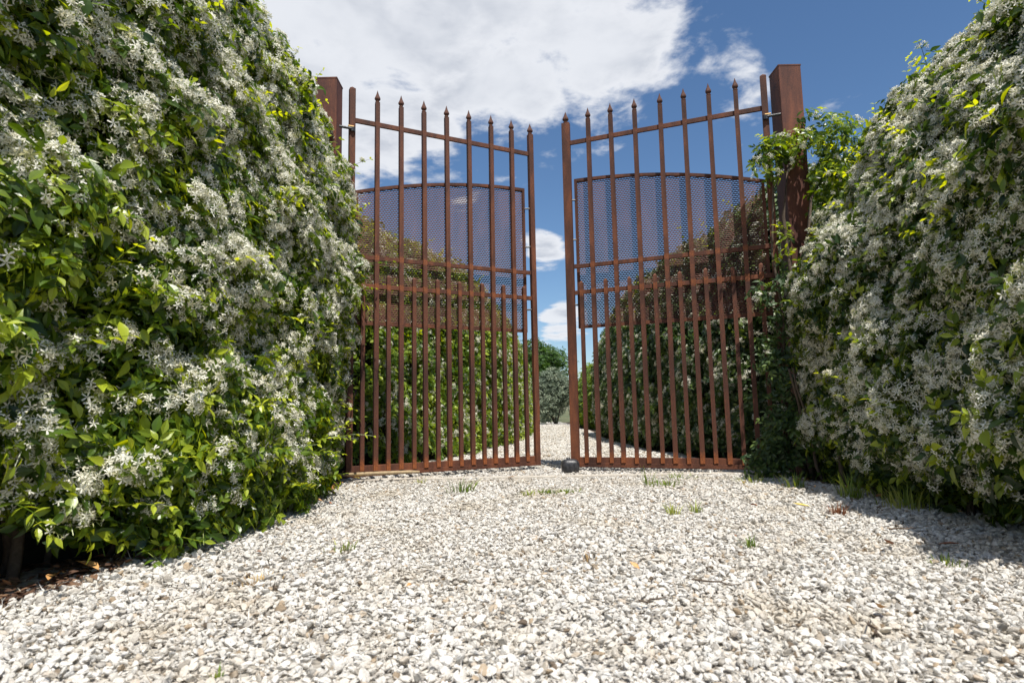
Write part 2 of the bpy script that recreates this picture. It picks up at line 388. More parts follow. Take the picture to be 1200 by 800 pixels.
def scatter(name, items, coll, parent=None):
    """items: list of (pos, euler, scale(3), idx)"""
    me = bpy.data.meshes.new(name); me.from_pydata([tuple(i[0]) for i in items], [], [])
    a = me.attributes.new('rot', 'FLOAT_VECTOR', 'POINT'); a.data.foreach_set('vector', [c for i in items for c in i[1]])
    a = me.attributes.new('scl', 'FLOAT_VECTOR', 'POINT'); a.data.foreach_set('vector', [c for i in items for c in i[2]])
    a = me.attributes.new('idx', 'INT', 'POINT'); a.data.foreach_set('value', [i[3] for i in items])
    o = link(name, me, parent); md = o.modifiers.new('scatter', 'NODES'); md.node_group = gn_group(coll)
    o['kind'] = 'stuff'; return o
def basis(n, spin):
    return (n.to_track_quat('Z', 'Y') @ Quaternion((0, 0, 1), spin)).to_euler()

# ------------------------------------------------------------------ ground
def gz(x, y):
    """height of the gravel surface"""
    z = .016*noise.noise(Vector((x*1.1, y*1.1, 3.)))+.007*noise.noise(Vector((x*4, y*4, 7.)))
    return z
me = MB(); me.add([(-1500, -300, -.06), (1500, -300, -.06), (1500, 2500, -.06), (-1500, 2500, -.06)], [(0, 1, 2, 3)])
tag(me.build('ground', FIELD), 'dry grassy land stretching away behind the hedges', kind='structure')
def edgeL(y):  # left edge of the gravel
    P_ = [(-3, -1.5), (.5, -1.38), (1.2, -1.20), (1.6, -1.14), (2.1, -1.06), (2.9, -.98), (3.6, -1.04), (4.6, -.80), (6, -.38), (7.5, .05), (10, .30), (15, .55), (20, .6)]
    return interp(P_, y)
def edgeR(y):
    P_ = [(-3, 1.9), (1., 1.9), (2.3, 1.78), (3.0, 1.62), (3.6, 1.55), (4.6, 1.42), (6, 1.22), (8, 1.2), (12, 1.35), (20, 1.5)]
    return interp(P_, y)
def interp(P_, y):
    if y <= P_[0][0]: return P_[0][1]
    for (a, b), (c, d) in zip(P_, P_[1:]):
        if y <= c: return b+(d-b)*(y-a)/(c-a)
    return P_[-1][1]
bed = MB(); ys = [-3+.15*i for i in range(0, 160)]; xs = [i*.15 for i in range(-20, 21)]
vs = [(x, y, gz(x, y)-.009) for y in ys for x in xs]
nx = len(xs)
bed.add(vs, [(j*nx+i, j*nx+i+1, (j+1)*nx+i+1, (j+1)*nx+i) for j in range(len(ys)-1) for i in range(nx-1)
             if edgeL(ys[j])-.15 < (xs[i]+xs[i+1])/2 < edgeR(ys[j])+.15])
path = bed.build('gravel_path', BED, smooth=True)
tag(path, 'pale gravel driveway running through the open gate', kind='structure')
soil = MB()
vs = [(x*1.0, y, gz(x, y)-.022) for y in ys for x in [i*.3 for i in range(-16, 17)]]
nx2 = 33
soil.add(vs, [(j*nx2+i, j*nx2+i+1, (j+1)*nx2+i+1, (j+1)*nx2+i) for j in range(len(ys)-1) for i in range(nx2-1)])
tag(soil.build('soil', SOIL, smooth=True), 'dark bare earth below the hedges', kind='structure')

def ink(x, y):  # is the point in (or near) the picture
    return y > .55 and -.86*y-.1 < x < .84*y+.1
rs = random.Random(5)
near = []; far = []; cand = []
def stone_item(x, y, s, n, lift=0):
    tilt = .5
    rot = (rs.gauss(0, tilt), rs.gauss(0, tilt), rs.uniform(0, 6.28))
    sc = s*rs.uniform(.85, 1.15)
    return ((x, y, gz(x, y)-.004+s*rs.uniform(.0, .38)+lift), rot, (sc, sc*rs.uniform(.8, 1.1), sc*rs.uniform(.8, 1.1)), rs.randrange(n))
def scat(y0, y1, dens, smin, smax, out, n, fullx=False):
    A = 0
    y = y0
    while y < y1:
        dy = .05; l = max(edgeL(y)-.05, -.9*y-.25); r = min(edgeR(y)+.05, .9*y+.25)
        cnt = dens*dy*(r-l); k = int(cnt)+(rs.random() < cnt % 1)
        for _ in range(k):
            x = rs.uniform(l, r); yy = y+rs.random()*dy
            if x-edgeL(yy) < .10*noise.noise(Vector((x*3, yy*3, 1)))+rs.uniform(-.05, .05): continue
            if edgeR(yy)-x < .10*noise.noise(Vector((x*3, yy*3, 1)))+rs.uniform(-.05, .05): continue
            big = noise.noise(Vector((x*1.6, yy*1.6, 9)))
            s = smin+(smax-smin)*rs.random()**2.0*(1+.35*big)
            out.append(stone_item(x, yy, s, n))
        y += dy
scat(.55, 1.6, 10500, .010, .029, near, 14)
scat(1.6, 3.2, 9000, .010, .028, near, 14)
scat(3.2, 5.2, 7000, .011, .028, near, 14)
scat(5.2, 9, 3400, .014, .032, far, 8)
scat(9, 18, 1300, .018, .036, far, 8)
# the 300 stones that show largest become stones of their own
def size_px(it):
    x, y, z = it[0]; return it[2][0]/y*(1 if (-.78*y < x < .78*y and y > .93) else 0)*(1 if z > gz(x, y)+.001 else .5)
near.sort(key=size_px, reverse=True)
for it in near[:300]:
    o = link('stone', ST_MESH[it[3]], path); o.location = it[0]; o.rotation_euler = it[1]; o.scale = it[2]
scatter('gravel', near[300:], C_STONE, path)
scatter('gravel_beyond', far, C_STONE_LO, path)

# ------------------------------------------------------------------ gate leaves
S = .16; W = 8*S; ZT = 2.237; ZTIP = 2.467; ZB = .0615; ZM = 1.180; ZN = 1.3615
def finial_mb(z0, w):
    mb = MB(); prof = [(0, .0135), (.006, .0165), (.012, .0105), (.026, .0195), (.034, .0190), (.058, .0085), (.086, .0006)]
    n = 8; vs = []
    for z, r in prof:
        for k in range(n):
            a = 2*pi*k/n+pi/8; vs.append((r*w*cos(a), r*w*.8*sin(a), z0+z))
    fs = [(i*n+k, i*n+(k+1) % n, (i+1)*n+(k+1) % n, (i+1)*n+k) for i in range(len(prof)-1) for k in range(n)]
    fs.append(tuple(reversed(range(n)))); fs.append(tuple(range((len(prof)-1)*n, len(prof)*n)))
    mb.add(vs, fs); return mb
FIN = finial_mb(0, 1.).mesh('finial', RUST_P)
mb = MB(); mb.box(-.0137, .0137, -.0137, .0137, ZB-.005, ZTIP-.086); BARF = mb.mesh('bar', RUST)
mb = MB(); mb.box(-.012, .012, -.012, .012, ZB-.005, 1.247)
mb.add([(-.012, -.012, 1.247), (.012, -.012, 1.247), (.012, .012, 1.247), (-.012, .012, 1.247), (0, 0, 1.262)], [(0, 1, 4), (1, 2, 4), (2, 3, 4), (3, 0, 4)])
BARS = mb.mesh('short_bar', RUST)
def expanded(x0, x1, zb, ztop):
    """expanded steel sheet: staggered diamond strands, real ribbons with thickness"""
    mb = MB(); cw = .019; rh = .0128; t = .0012; z = zb; row = 0
    while True:
        seg = []; x = x0; k = 0
        n = int((x1-x0)/(cw/2))
        pts = []
        for k in range(n+1):
            xx = x0+k*cw/2
            up = ((k+row) % 2 == 0)
            zz = z+(rh*.13 if up else -rh*.13)
            pts.append((xx, zz))
        any_ = False
        for (xa, za), (xb, zb_) in zip(pts, pts[1:]):
            if (za+zb_)/2 > ztop((xa+xb)/2): continue
            any_ = True
            # ribbon leaning: the lower edge towards the front
            d = .0021; h = .0041
            v = [(xa, -d, za-h), (xb, -d, zb_-h), (xb, d, zb_+h), (xa, d, za+h), (xa, -d-.0006, za-h+t), (xb, -d-.0006, zb_-h+t), (xb, d-.0006, zb_+h+t), (xa, d-.0006, za+h+t)]
            mb.add(v, [(0, 1, 2, 3), (7, 6, 5, 4), (0, 4, 5, 1), (3, 2, 6, 7)])
        if not any_ and z > zb+.3: break
        z += rh; row += 1
    return mb
def gate_leaf(x, y, rz, back, wide, label):
    rt = empty('gate_leaf', (x, y, 0), rz); tag(rt, label, 'gate')
    B = back
    def bx(name, x0, x1, y0, y1, z0, z1, m=RUST_P, bev=.0015):
        mb = MB(); mb.box(x0, x1, min(y0*B, y1*B), max(y0*B, y1*B), z0, z1); return mb.build(name, m, rt, bevel=bev)
    # hinge stile with a low pyramid top, meeting stile with a spear
    mb = MB(); w = .0185; zt = ZTIP-.028
    mb.box(-w, w, -w, w, .03, zt); mb.add([(-w, -w, zt), (w, -w, zt), (w, w, zt), (-w, w, zt), (0, 0, zt+.018)], [(0, 1, 4), (1, 2, 4), (2, 3, 4), (3, 0, 4)])
    mb.build('hinge_stile', RUST_P, rt, bevel=.0015)
    bx('meeting_stile', W-wide/2, W+wide/2, -.0165, .0165, .026, ZTIP-.084)
    f = link('finial', FIN, rt); f.location = (W, 0, ZTIP-.084); f.scale = (1.15, 1.15, 1)
    for k in range(1, 8):
        b = link('bar', BARF, rt); b.location = (k*S+U(-.002, .002), -.004*B, 0)
        f = link('finial', FIN, b); f.location = (0, 0, ZTIP-.087)
        b.rotation_euler = (U(-.002, .002), U(-.0025, .0025), 0)
    for k in range(8):
        b = link('short_bar', BARS, rt); b.location = ((k+.5)*S+U(-.003, .003), -.005*B, U(-.004, .004)); b.rotation_euler = (0, U(-.003, .003), 0)
    e0, e1 = .0186, W-wide/2-.0002
    bx('rail', e0, e1, -.006, .009, ZT-.016, ZT+.014)
    bx('rail', e0, e1, -.006, .009, ZN-.014, ZN+.014)
    bx('rail', e0, e1, -.006, .009, ZM-.014, ZM+.014)
    bx('bottom_rail', e0, e1, -.0075, .02, ZB-.036, ZB+.028)
    bx('kick_strip', e0, e1, -.0125, -.0077, ZB-.034, ZB-.008)
    # mesh panel in its own frame, 3 cm behind the bars
    x0, x1 = .03, W-.040; top = lambda xx: 1.984-.124*(W-xx)**2; zb = .945
    pr = bpy.data.objects.new('mesh_panel', expanded(x0+.01, x1-.01, zb+.012, lambda q: top(q)-.010).mesh('mesh_panel', RUST_MESH)); COL.objects.link(pr)
    pr.parent = rt; pr.location = (0, .034*B, 0)
    if B < 0: pr.rotation_euler = (0, 0, 0); pr.scale = (1, -1, 1)
    fr = MB(); n = 28
    for i in range(n):
        a = x0+(x1-x0)*i/n; b = x0+(x1-x0)*(i+1)/n
        v = []
        for q in (a, b):
            for yy in (-.008, .010):
                for dz in (-.020, 0): v.append((q, yy, top(q)+dz))
        fs = [(0, 1, 5, 4), (2, 6, 7, 3), (1, 3, 7, 5), (0, 4, 6, 2)]
        if i == 0: fs.append((0, 2, 3, 1))
        if i == n-1: fs.append((4, 5, 7, 6))
        fr.add(v, fs)
    fr.build('frame_top', RUST_P, pr)
    for nm, a, b, c, d in (('frame_bottom', x0, x1, zb-.004, zb+.018), ('frame_side', x1-.018, x1-.0002, zb+.0182, top(x1)-.0205), ('frame_side', x0+.0002, x0+.018, zb+.0182, top(x0)-.0215)):
        mb = MB(); mb.box(a, b, -.0078, .0098, c, d); mb.build(nm, RUST_P, pr)
    # pins between the panel frame and the meeting stile
    for z in (1.10, 1.55, 1.83):
        mb = MB(); mb.tube([(W-.046, .02*B, z), (W-.015, .004*B, z)], [.006, .006], 8); mb.build('pin', BLACK, rt)
    # upper and lower hinge: strap, bolt
    for z in (2.165, .62):
        mb = MB(); mb.tube([(-.010, -.028*B, z), (-.085, -.028*B, z)], [.0085, .0085], 8); h = mb.build('hinge', BLACK, rt)
        mb = MB(); mb.tube([(0, -.02*B, z-.015), (0, -.02*B, z+.012)], [.017, .017], 10); mb.build('knuckle', BLACK, h)
        mb = MB(); mb.tube([(.004, -.028*B, z+.012), (-.03, -.028*B, z+.012)], [.008, .008], 8); mb.build('bolt', BRASS, h)
    return rt
gate_leaf(-.9649, 3.7057, .4695, 1, .036, 'left rusty spear-topped gate leaf swung open beside the bright hedge')
gate_leaf(1.612, 3.648, pi-.3743, -1, .055, 'right rusty spear-topped gate leaf swung open beside the shaded hedge')

def post(x, y, w, h, label, rz=0):
    rt = empty('gate_post', (x, y, 0), rz); tag(rt, label, 'post')
    mb = MB(); mb.box(-w/2, w/2, -w/2, w/2, -.06, h); mb.build('shaft', RUST_POST, rt, bevel=.004)
    mb = MB(); q = w/2+.0015
    mb.add([(-q, -q, h-.003), (q, -q, h-.003), (q, q, h-.003), (-q, q, h-.003), (-q, -q, h+.006), (q, -q, h+.006), (q, q, h+.006), (-q, q, h+.006), (0, 0, h+.026)],
           [(0, 1, 5, 4), (1, 2, 6, 5), (2, 3, 7, 6), (3, 0, 4, 7), (4, 5, 8), (5, 6, 8), (6, 7, 8), (7, 4, 8), (3, 2, 1, 0)]); mb.build('cap', RUST_POST, rt)
post(-1.125, 3.75, .135, 2.505, 'left rusty square gate post mostly buried in the sunlit hedge')
post(1.760, 3.67, .138, 2.485, 'right rusty square gate post with climbing jasmine at its middle')

# threshold strip, stick, gate stop
mb = MB(); nseg = 40
vs = []; x0_, x1_ = -1.02, 1.66
for i in range(nseg+1):
    x = x0_+(x1_-x0_)*i/nseg; w1 = .004*noise.noise(Vector((x*9, 0, 1)))
    for yy, z in ((3.72+w1, -.03), (3.72+w1, .008+w1*.5), (3.79+w1, .009+w1*.5), (3.79+w1, -.03)): vs.append((x, yy, z))
fs = [(i*4+k, i*4+4+k, i*4+5+k, i*4+1+k) for i in range(nseg) for k in range(3)]
mb.add(vs, fs); th = mb.build('threshold', CONC, bevel=0)
tag(th, 'low pale stone threshold strip lying across the drive under the gate', kind='structure')

def gate_stop():
    rt = empty('gate_stop', (.372, 3.99, 0)); tag(rt, 'small dark rounded gate stop on the gravel between the leaves', 'gate stop')
    bm = bmesh.new(); bmesh.ops.create_icosphere(bm, subdivisions=3, radius=1)
    for v in bm.verts:
        p = v.co; q = Vector([math.copysign(abs(c)**.62, c) for c in p])
        n = 1+.05*noise.noise(q*2.3)
        groove = 1-.10*math.exp(-(q.x/.10)**2)*(1 if q.z > -.2 else 0)
        v.co = Vector((q.x*.058*n*groove, q.y*.048*n*groove, .040+q.z*.048*n*groove))
    me = bpy.data.meshes.new('body'); bm.to_mesh(me); bm.free(); me.materials.append(BLACK)
    me.polygons.foreach_set('use_smooth', [True]*len(me.polygons)); link('body', me, rt)
    mb = MB(); mb.tube([(-.012, 0, .080), (-.012, 0, .096)], [.014, .011], 8); mb.build('lug', BLACK, rt, smooth=True)
gate_stop()
mb = MB(); mb.tube([(-1.02, 3.66, .045), (-.86, 3.655, .05), (-.6, 3.70, .052), (-.545, 3.71, .05)], [.009, .011, .010, .007], 7)
tag(mb.build('stick', STICK, smooth=True), 'bleached wooden stick lying along the bottom of the left gate leaf', 'stick')

# ------------------------------------------------------------------ hedges
def p0_low(s, y, k, na): return y < 1.9 and k <= 2
class Hedge:
    """a clipped wall of climbing jasmine: face line x=fx(y), crest height H(y), depth Wd; side=-1: the face looks to +x"""
    def __init__(s, fx, H, y0, y1, Wd, side, rend=(.3, .3), amp=.09, seed=0., pw=.5, lean=0., foot=0.):
        s.__dict__.update(fx=fx, H=H, y0=y0, y1=y1, Wd=Wd, side=side, rend=rend, amp=amp, seed=seed, pw=pw, lean=lean, foot=foot)
    def S(s, y, a, off=0.):
        e = 1.
        if y < s.y0+s.rend[0]: e = sqrt(max(0, 1-((s.y0+s.rend[0]-y)/s.rend[0])**2))
        if y > s.y1-s.rend[1]: e = min(e, sqrt(max(0, 1-((y-(s.y1-s.rend[1]))/s.rend[1])**2)))
        c = cos(a); sn = max(0, sin(a))
        dx = math.copysign(abs(c)**s.pw, c)*s.Wd/2*(.25+.75*e)
        z = s.H(y)*(sn**s.pw)*(.88+.12*e)
        # face a at 0; lean moves the top back
        x = s.fx(y)+s.side*(s.Wd/2-dx) + s.side*s.lean*(z**2)*.1 + s.side*s.foot*max(0, 1-z/1.1)*min(1, max(0, (y-2.7)/.5))
        return Vector((x, y, z))
    def P(s, y, a, off=0.):
        p = s.S(y, a); d = .01; e = min(.01, a*.4+1e-6)
        u = s.S(min(y+d, s.y1), a)-s.S(max(y-d, s.y0), a); v = s.S(y, a+e)-s.S(y, a-e)
        n = u.cross(v)
        if n.length < 1e-9: n = Vector((-s.side, 0, .2))
        n.normalize()
        c = Vector((s.fx(y)+s.side*s.Wd/2, y, s.H(y)*.5))
        if n.dot(p-c) < 0: n = -n
        q = p+Vector((s.seed, 0, 0))
        lump = s.amp*(noise.noise(q*2.1)+.75*noise.noise(q*5.3)+.50*noise.noise(q*10))
        if p.z < .25: lump += (-.10 if s.side > 0 else .07)*(1-p.z/.25)
        return p+n*(lump+off), n
    def sample(s, rnd, amax=2.2):
        if not hasattr(s, 'tab'):
            ym = (s.y0+s.y1)/2; s.tab = [(0., 0.)]; acc = 0.; prev = s.S(ym, 0)
            for i in range(1, 241):
                t = i/240; a = pi/2*(3*t*t-2*t**3) if t < 1 else pi/2
                p = s.S(ym, a); acc += (p-prev).length; prev = p; s.tab.append((acc, a))
            q = list(s.tab); tot = acc
            for l, a in reversed(q[:-1]): s.tab.append((2*tot-l, pi-a))
        y = rnd.uniform(s.y0, s.y1)
        while True:
            u = rnd.random()*s.tab[-1][0]; lo, hi = 0, len(s.tab)-1
            while hi-lo > 1:
                m_ = (lo+hi)//2
                if s.tab[m_][0] < u: lo = m_
                else: hi = m_
            (l0, a0), (l1, a1) = s.tab[lo], s.tab[hi]
            a = a0+(a1-a0)*(u-l0)/max(1e-6, l1-l0)
            if a < amax: return y, a
    def core(s, name, parent, inset=.14):  # solid dark hull added inside to block light between the leaves
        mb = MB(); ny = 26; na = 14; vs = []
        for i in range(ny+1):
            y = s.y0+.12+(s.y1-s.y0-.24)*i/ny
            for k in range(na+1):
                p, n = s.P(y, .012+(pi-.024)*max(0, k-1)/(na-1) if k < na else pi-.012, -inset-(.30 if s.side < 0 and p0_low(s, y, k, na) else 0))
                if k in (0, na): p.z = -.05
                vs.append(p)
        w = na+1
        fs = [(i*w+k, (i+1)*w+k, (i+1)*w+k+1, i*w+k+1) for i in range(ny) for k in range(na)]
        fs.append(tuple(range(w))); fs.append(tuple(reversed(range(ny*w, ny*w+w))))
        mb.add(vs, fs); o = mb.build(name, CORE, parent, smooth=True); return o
CAM = Vector((0, 0, .4))
def flush_guard(p): return p.y < 1.72 and p.z < .16-.08*max(0, p.y-1.45)/.27+.08*noise.noise(p*9) and p.x < 0
def inview(p, m=1.15):
    return p.y > .2 and -.86*p.y*m-.15 < p.x < .84*p.y*m+.15 and (p.z-.4) < .9*p.y+.2
def grow(h, root, n_leaf, n_flow, seed, coll=None, flow=None, tip=.03, amax=2.2, fl_fn=None, near_parts=0, lscale=(.65, 1.25), fscale=(.70, 1.0), lo_z=.0):
    rnd = random.Random(seed); coll = coll or C_LEAF; nl = len(coll.objects)
    L = []; F = []
    tries = 0
    while len(L) < n_leaf and tries < n_leaf*6:
        tries += 1
        y, a = h.sample(rnd, amax)
        p, n = h.P(y, a, tip-rnd.random()**1.6*.15)
        if p.z < lo_z+.10*rnd.random() or not inview(p): continue
        if flush_guard(p): continue
        up = Vector((rnd.gauss(0, .42), rnd.gauss(0, .42), .38+rnd.gauss(0, .42)))
        q = (n+up).normalized()
        sc = rnd.uniform(*lscale)
        L.append((p, tuple(basis(q, rnd.uniform(0, 6.28))), (sc, sc, sc), rnd.randrange(nl)))
    tries = 0
    while len(F) < n_flow and tries < n_flow*12:
        tries += 1
        y, a = h.sample(rnd, amax)
        p, n = h.P(y, a, tip+.014-rnd.random()**1.5*.06)
        if p.z < .12 or flush_guard(p) or not inview(p): continue
        d = .5+.7*noise.noise(Vector((p.x*3.1+h.seed, p.y*3.1, p.z*3.7)))+1.1*noise.noise(Vector((p.x*10, p.y*10+h.seed, p.z*10)))
        if fl_fn: d += fl_fn(p)
        if rnd.random() > d*1.1: continue
        q = (n*1.1+Vector((rnd.gauss(0, .35), rnd.gauss(0, .35), .25+rnd.gauss(0, .3)))).normalized()
        sc = rnd.uniform(*fscale)
        F.append((p, tuple(basis(q, rnd.uniform(0, 6.28))), (sc, sc, sc), rnd.randrange(10)))
    if near_parts:
        key = lambda it: (it[0]-CAM).length
        F.sort(key=key)
        vis = [i for i in F if inview(i[0], .95)]
        top = vis[:near_parts]; ids = set(map(id, top)); F = [i for i in F if id(i) not in ids]
        for it in top:
            o = link('blossom_cluster', CL_MESH[it[3]], root); o.location = it[0]; o.rotation_euler = it[1]; o.scale = it[2]
        # single large leaves, nearest the camera
        cnt = 0; tries = 0; cands = []
        while len(cands) < near_parts*5 and tries < near_parts*60:
            tries += 1
            y, a = h.sample(rnd, 1.5)
            if y > 2.9: continue
            p, n = h.P(y, a, tip+rnd.uniform(-.02, .02))
            if p.z < .06 or flush_guard(p) or not inview(p, .95): continue
            cands.append((p, n))
        cands.sort(key=lambda c: (c[0]-CAM).length)
        for p, n in cands[:near_parts]:
            q = (n+Vector((rnd.gauss(0, .4), rnd.gauss(0, .4), .35+rnd.gauss(0, .35)))).normalized()
            o = link('leaf', BIG_LEAF[rnd.randrange(len(BIG_LEAF))], root); o.location = p
            o.rotation_euler = basis(q, pi+rnd.gauss(0, .9)); k = rnd.uniform(.85, 1.25); o.scale = (k, k, k)
    scatter('foliage', L, coll, root)
    if F: scatter('blossom', F, C_FLOW, root)
BIG_LEAF = []
for _ in range(10):
    mb = MB(); l = rp.uniform(.05, .062); v, f = leaf_verts(l, l*rp.uniform(.42, .5), Matrix.Identity(4), rp.uniform(.15, .4), rp.uniform(.1, .35))
    mb.add(v, f, rp.choice((.15, .3, .5, .75, .95))); BIG_LEAF.append(mb.mesh('leaf', LEAF, True))
def stems(root, fx, side, y0, y1, n, seed, inset=.16, h=.55):
    rnd = random.Random(seed)
    for k in range(n):
        y = y0+(y1-y0)*(k+.5)/n+rnd.uniform(-.06, .06); x = fx(y)+side*(inset+rnd.uniform(-.03, .05)); r = rnd.uniform(.007, .014)
        pts = []; q = Vector((x, y, -.03)); dx, dy = rnd.uniform(-.05, .05), rnd.uniform(-.06, .06)
        for i in range(7):
            pts.append(q.copy()); q += Vector((dx*.5+rnd.uniform(-.02, .02), dy*.5+rnd.uniform(-.02, .02), (h+.03)/6))
        mb = MB(); mb.tube(pts, [r*(1.3-.12*i) for i in range(7)], 7); mb.build('stem', BARK, root, smooth=True)

def shoots(h, root, n, seed, lmat=None, cond=None, ln=(.10, .28)):
    rn_ = random.Random(seed); c = 0; t_ = 0
    while c < n and t_ < 4000:
        t_ += 1
        y, a = h.sample(rn_, 1.7); p, nn = h.P(y, a, 0)
        if p.z < .08 or not inview(p, .98) or flush_guard(p): continue
        if cond and not cond(p, nn): continue
        c += 1; l = rn_.uniform(*ln)
        d = (nn+Vector((rn_.gauss(0, .35), rn_.gauss(0, .35), rn_.uniform(.1, .9)))).normalized(); pts = []; q = p.copy()
        for i in range(6):
            pts.append(q.copy()); q = q+d*(l/5); d = (d+Vector((rn_.gauss(0, .12), rn_.gauss(0, .12), -.10))).normalized()
        mb = MB(); mb.tube(pts, [.0018, .0016, .0014, .0012, .001, .0006], 5, .5, False)
        for i in range(1, 6):
            dr = (pts[i]-pts[i-1]).normalized(); sd_ = dr.cross(Vector((0, 0, 1)))
            if sd_.length < .1: sd_ = Vector((1, 0, 0))
            sd_.normalize(); L_ = .048*(1.1-.11*i)*rn_.uniform(.8, 1.15)
            if i % 2 == 0 and rn_.random() < .5: sd_ = (sd_+dr.cross(sd_)*rn_.uniform(.4, 1.2)).normalized()
            for sg in (-1, 1):
                ax = (sd_*sg+dr*.55+Vector((0, 0, rn_.uniform(-.35, .25)))).normalized()
                zz_ = (Vector((0, 0, 1))-ax*ax.z+Vector((rn_.gauss(0, .3), rn_.gauss(0, .3), 0))).normalized(); xx_ = ax.cross(zz_).normalized(); zz_ = xx_.cross(ax)
                M = Matrix.Translation(pts[i]) @ Matrix((xx_, ax, zz_)).transposed().to_4x4()
                v, f = leaf_verts(L_, L_*.46, M, .25, .2); mb.add(v, f, min(1, .35+.12*i+rn_.uniform(-.1, .1)))
        mb.build('shoot', LEAF, root)
        if rn_.random() < .6:
            o = link('blossom_cluster', CL_MESH[rn_.randrange(10)], root); o.location = pts[rn_.choice((2, 3, 4))]+Vector((0, 0, .01)); k = rn_.uniform(.6, .95); o.scale = (k, k, k)
            o.rotation_euler = (rn_.gauss(0, .4), rn_.gauss(0, .4), rn_.uniform(0, 6))
# near left hedge
fxL = lambda y: interp([(-.5, -1.35), (.6, -1.27), (1.2, -1.22), (1.6, -1.13), (2, -1.02), (2.6, -.94), (3.2, -.89), (3.6, -.885), (4.2, -1.)], y)
HL = lambda y: interp([(-.5, 2.45), (2, 2.45), (3, 2.44), (3.5, 2.42), (3.9, 2.36)], y)
r1 = empty('jasmine_hedge', (-1.5, 2, 0)); r1.location = (0, 0, 0)
tag(r1, 'tall sunlit flowering jasmine hedge on the left, in front of the gate', 'hedge')
hl = Hedge(fxL, HL, .25, 3.82, 1.1, -1, (.25, .20), .13, 0., .50, .34, .17)
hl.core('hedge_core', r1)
def flL(p):
    return .22+.50*(p.z-1.0)
grow(hl, r1, 17000, 12500, 21, near_parts=230, fl_fn=flL, amax=2.0)
stems(r1, fxL, -1, .8, 3.8, 22, 4)
stems(r1, fxL, -1, .8, 1.9, 10, 14, .26, .5)
shoots(hl, r1, 60, 51)
shoots(hl, r1, 26, 52, cond=lambda p, n: p.z < .3)
# near right hedge
fxR = lambda y: interp([(.0, 1.40), (.8, 1.36), (1.4, 1.40), (2.2, 1.52), (2.9, 1.50), (3.3, 1.50), (3.8, 1.70)], y)
HR = lambda y: interp([(0, 2.40), (1.6, 2.26), (2.2, 2.12), (2.6, 2.03), (3.0, 1.90), (3.4, 1.75), (3.6, 1.50), (3.8, 1.25)], y)
r2 = empty('jasmine_hedge', (0, 0, 0)); tag(r2, 'tall shaded jasmine hedge thick with white blossom on the right, in front of the gate', 'hedge')
hr = Hedge(fxR, HR, .1, 3.72, 1.3, 1, (.25, .4), .12, 20., .66, .60, .17)
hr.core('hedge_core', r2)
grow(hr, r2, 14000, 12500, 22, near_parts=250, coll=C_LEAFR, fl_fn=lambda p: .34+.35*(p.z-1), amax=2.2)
stems(r2, fxR, 1, 1.2, 3.6, 12, 6, .13, .6)
shoots(hr, r2, 34, 53)
shoots(hr, r2, 16, 54, cond=lambda p, n: n.z > .3)
# hedges beyond the gate
fxLB = lambda y: interp([(4.3, -.98), (4.7, -.86), (6, -.48), (7.5, -.05), (10, .22), (15, .48)], y)
r3 = empty('jasmine_hedge', (0, 0, 0)); tag(r3, 'long clipped hedge lining the left of the drive behind the left gate leaf', 'hedge')
h3 = Hedge(fxLB, lambda y: 2.12-.012*y+.05*sin(y*2.1), 4.25, 15.5, 1.1, -1, (.3, .6), .09, 40., .5, .5)
h3.core('hedge_core', r3)
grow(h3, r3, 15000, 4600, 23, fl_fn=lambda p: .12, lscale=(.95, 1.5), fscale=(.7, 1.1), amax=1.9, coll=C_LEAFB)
shoots(h3, r3, 30, 61, cond=lambda p, n: n.z > .2 and p.y < 9)
stems(r3, fxLB, -1, 4.5, 8.5, 9, 9, .15, .5)
fxRB = lambda y: interp([(4.2, 1.70), (4.7, 1.55), (6, 1.34), (8, 1.27), (10, 1.33)], y)
r4 = empty('jasmine_hedge', (0, 0, 0)); tag(r4, 'shaded clipped hedge lining the right of the drive behind the right gate leaf', 'hedge')
h4 = Hedge(fxRB, lambda y: 2.08-.012*y+.05*sin(y*1.7), 4.15, 10.5, 1.2, 1, (.3, .8), .09, 60., .5, .5)
h4.core('hedge_core', r4)
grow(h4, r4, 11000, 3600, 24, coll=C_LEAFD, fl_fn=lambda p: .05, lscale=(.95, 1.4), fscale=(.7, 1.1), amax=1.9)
shoots(h4, r4, 24, 62, cond=lambda p, n: n.z > .2 and p.y < 8)
stems(r4, fxRB, 1, 4.5, 8, 8, 10, .15, .5)
fx5 = lambda y: interp([(11, 1.75), (17, 1.6)], y)
r5 = empty('shrub', (0, 0, 0)); tag(r5, 'yellow-green bush at the far right end of the drive', 'bush')
h5 = Hedge(fx5, lambda y: 1.45, 11.2, 16, 1.3, 1, (1.2, .8), .12, 80., .55, .3)
h5.core('bush_core', r5); grow(h5, r5, 2600, 0, 25, coll=C_YEL, lscale=(1.1, 1.9))

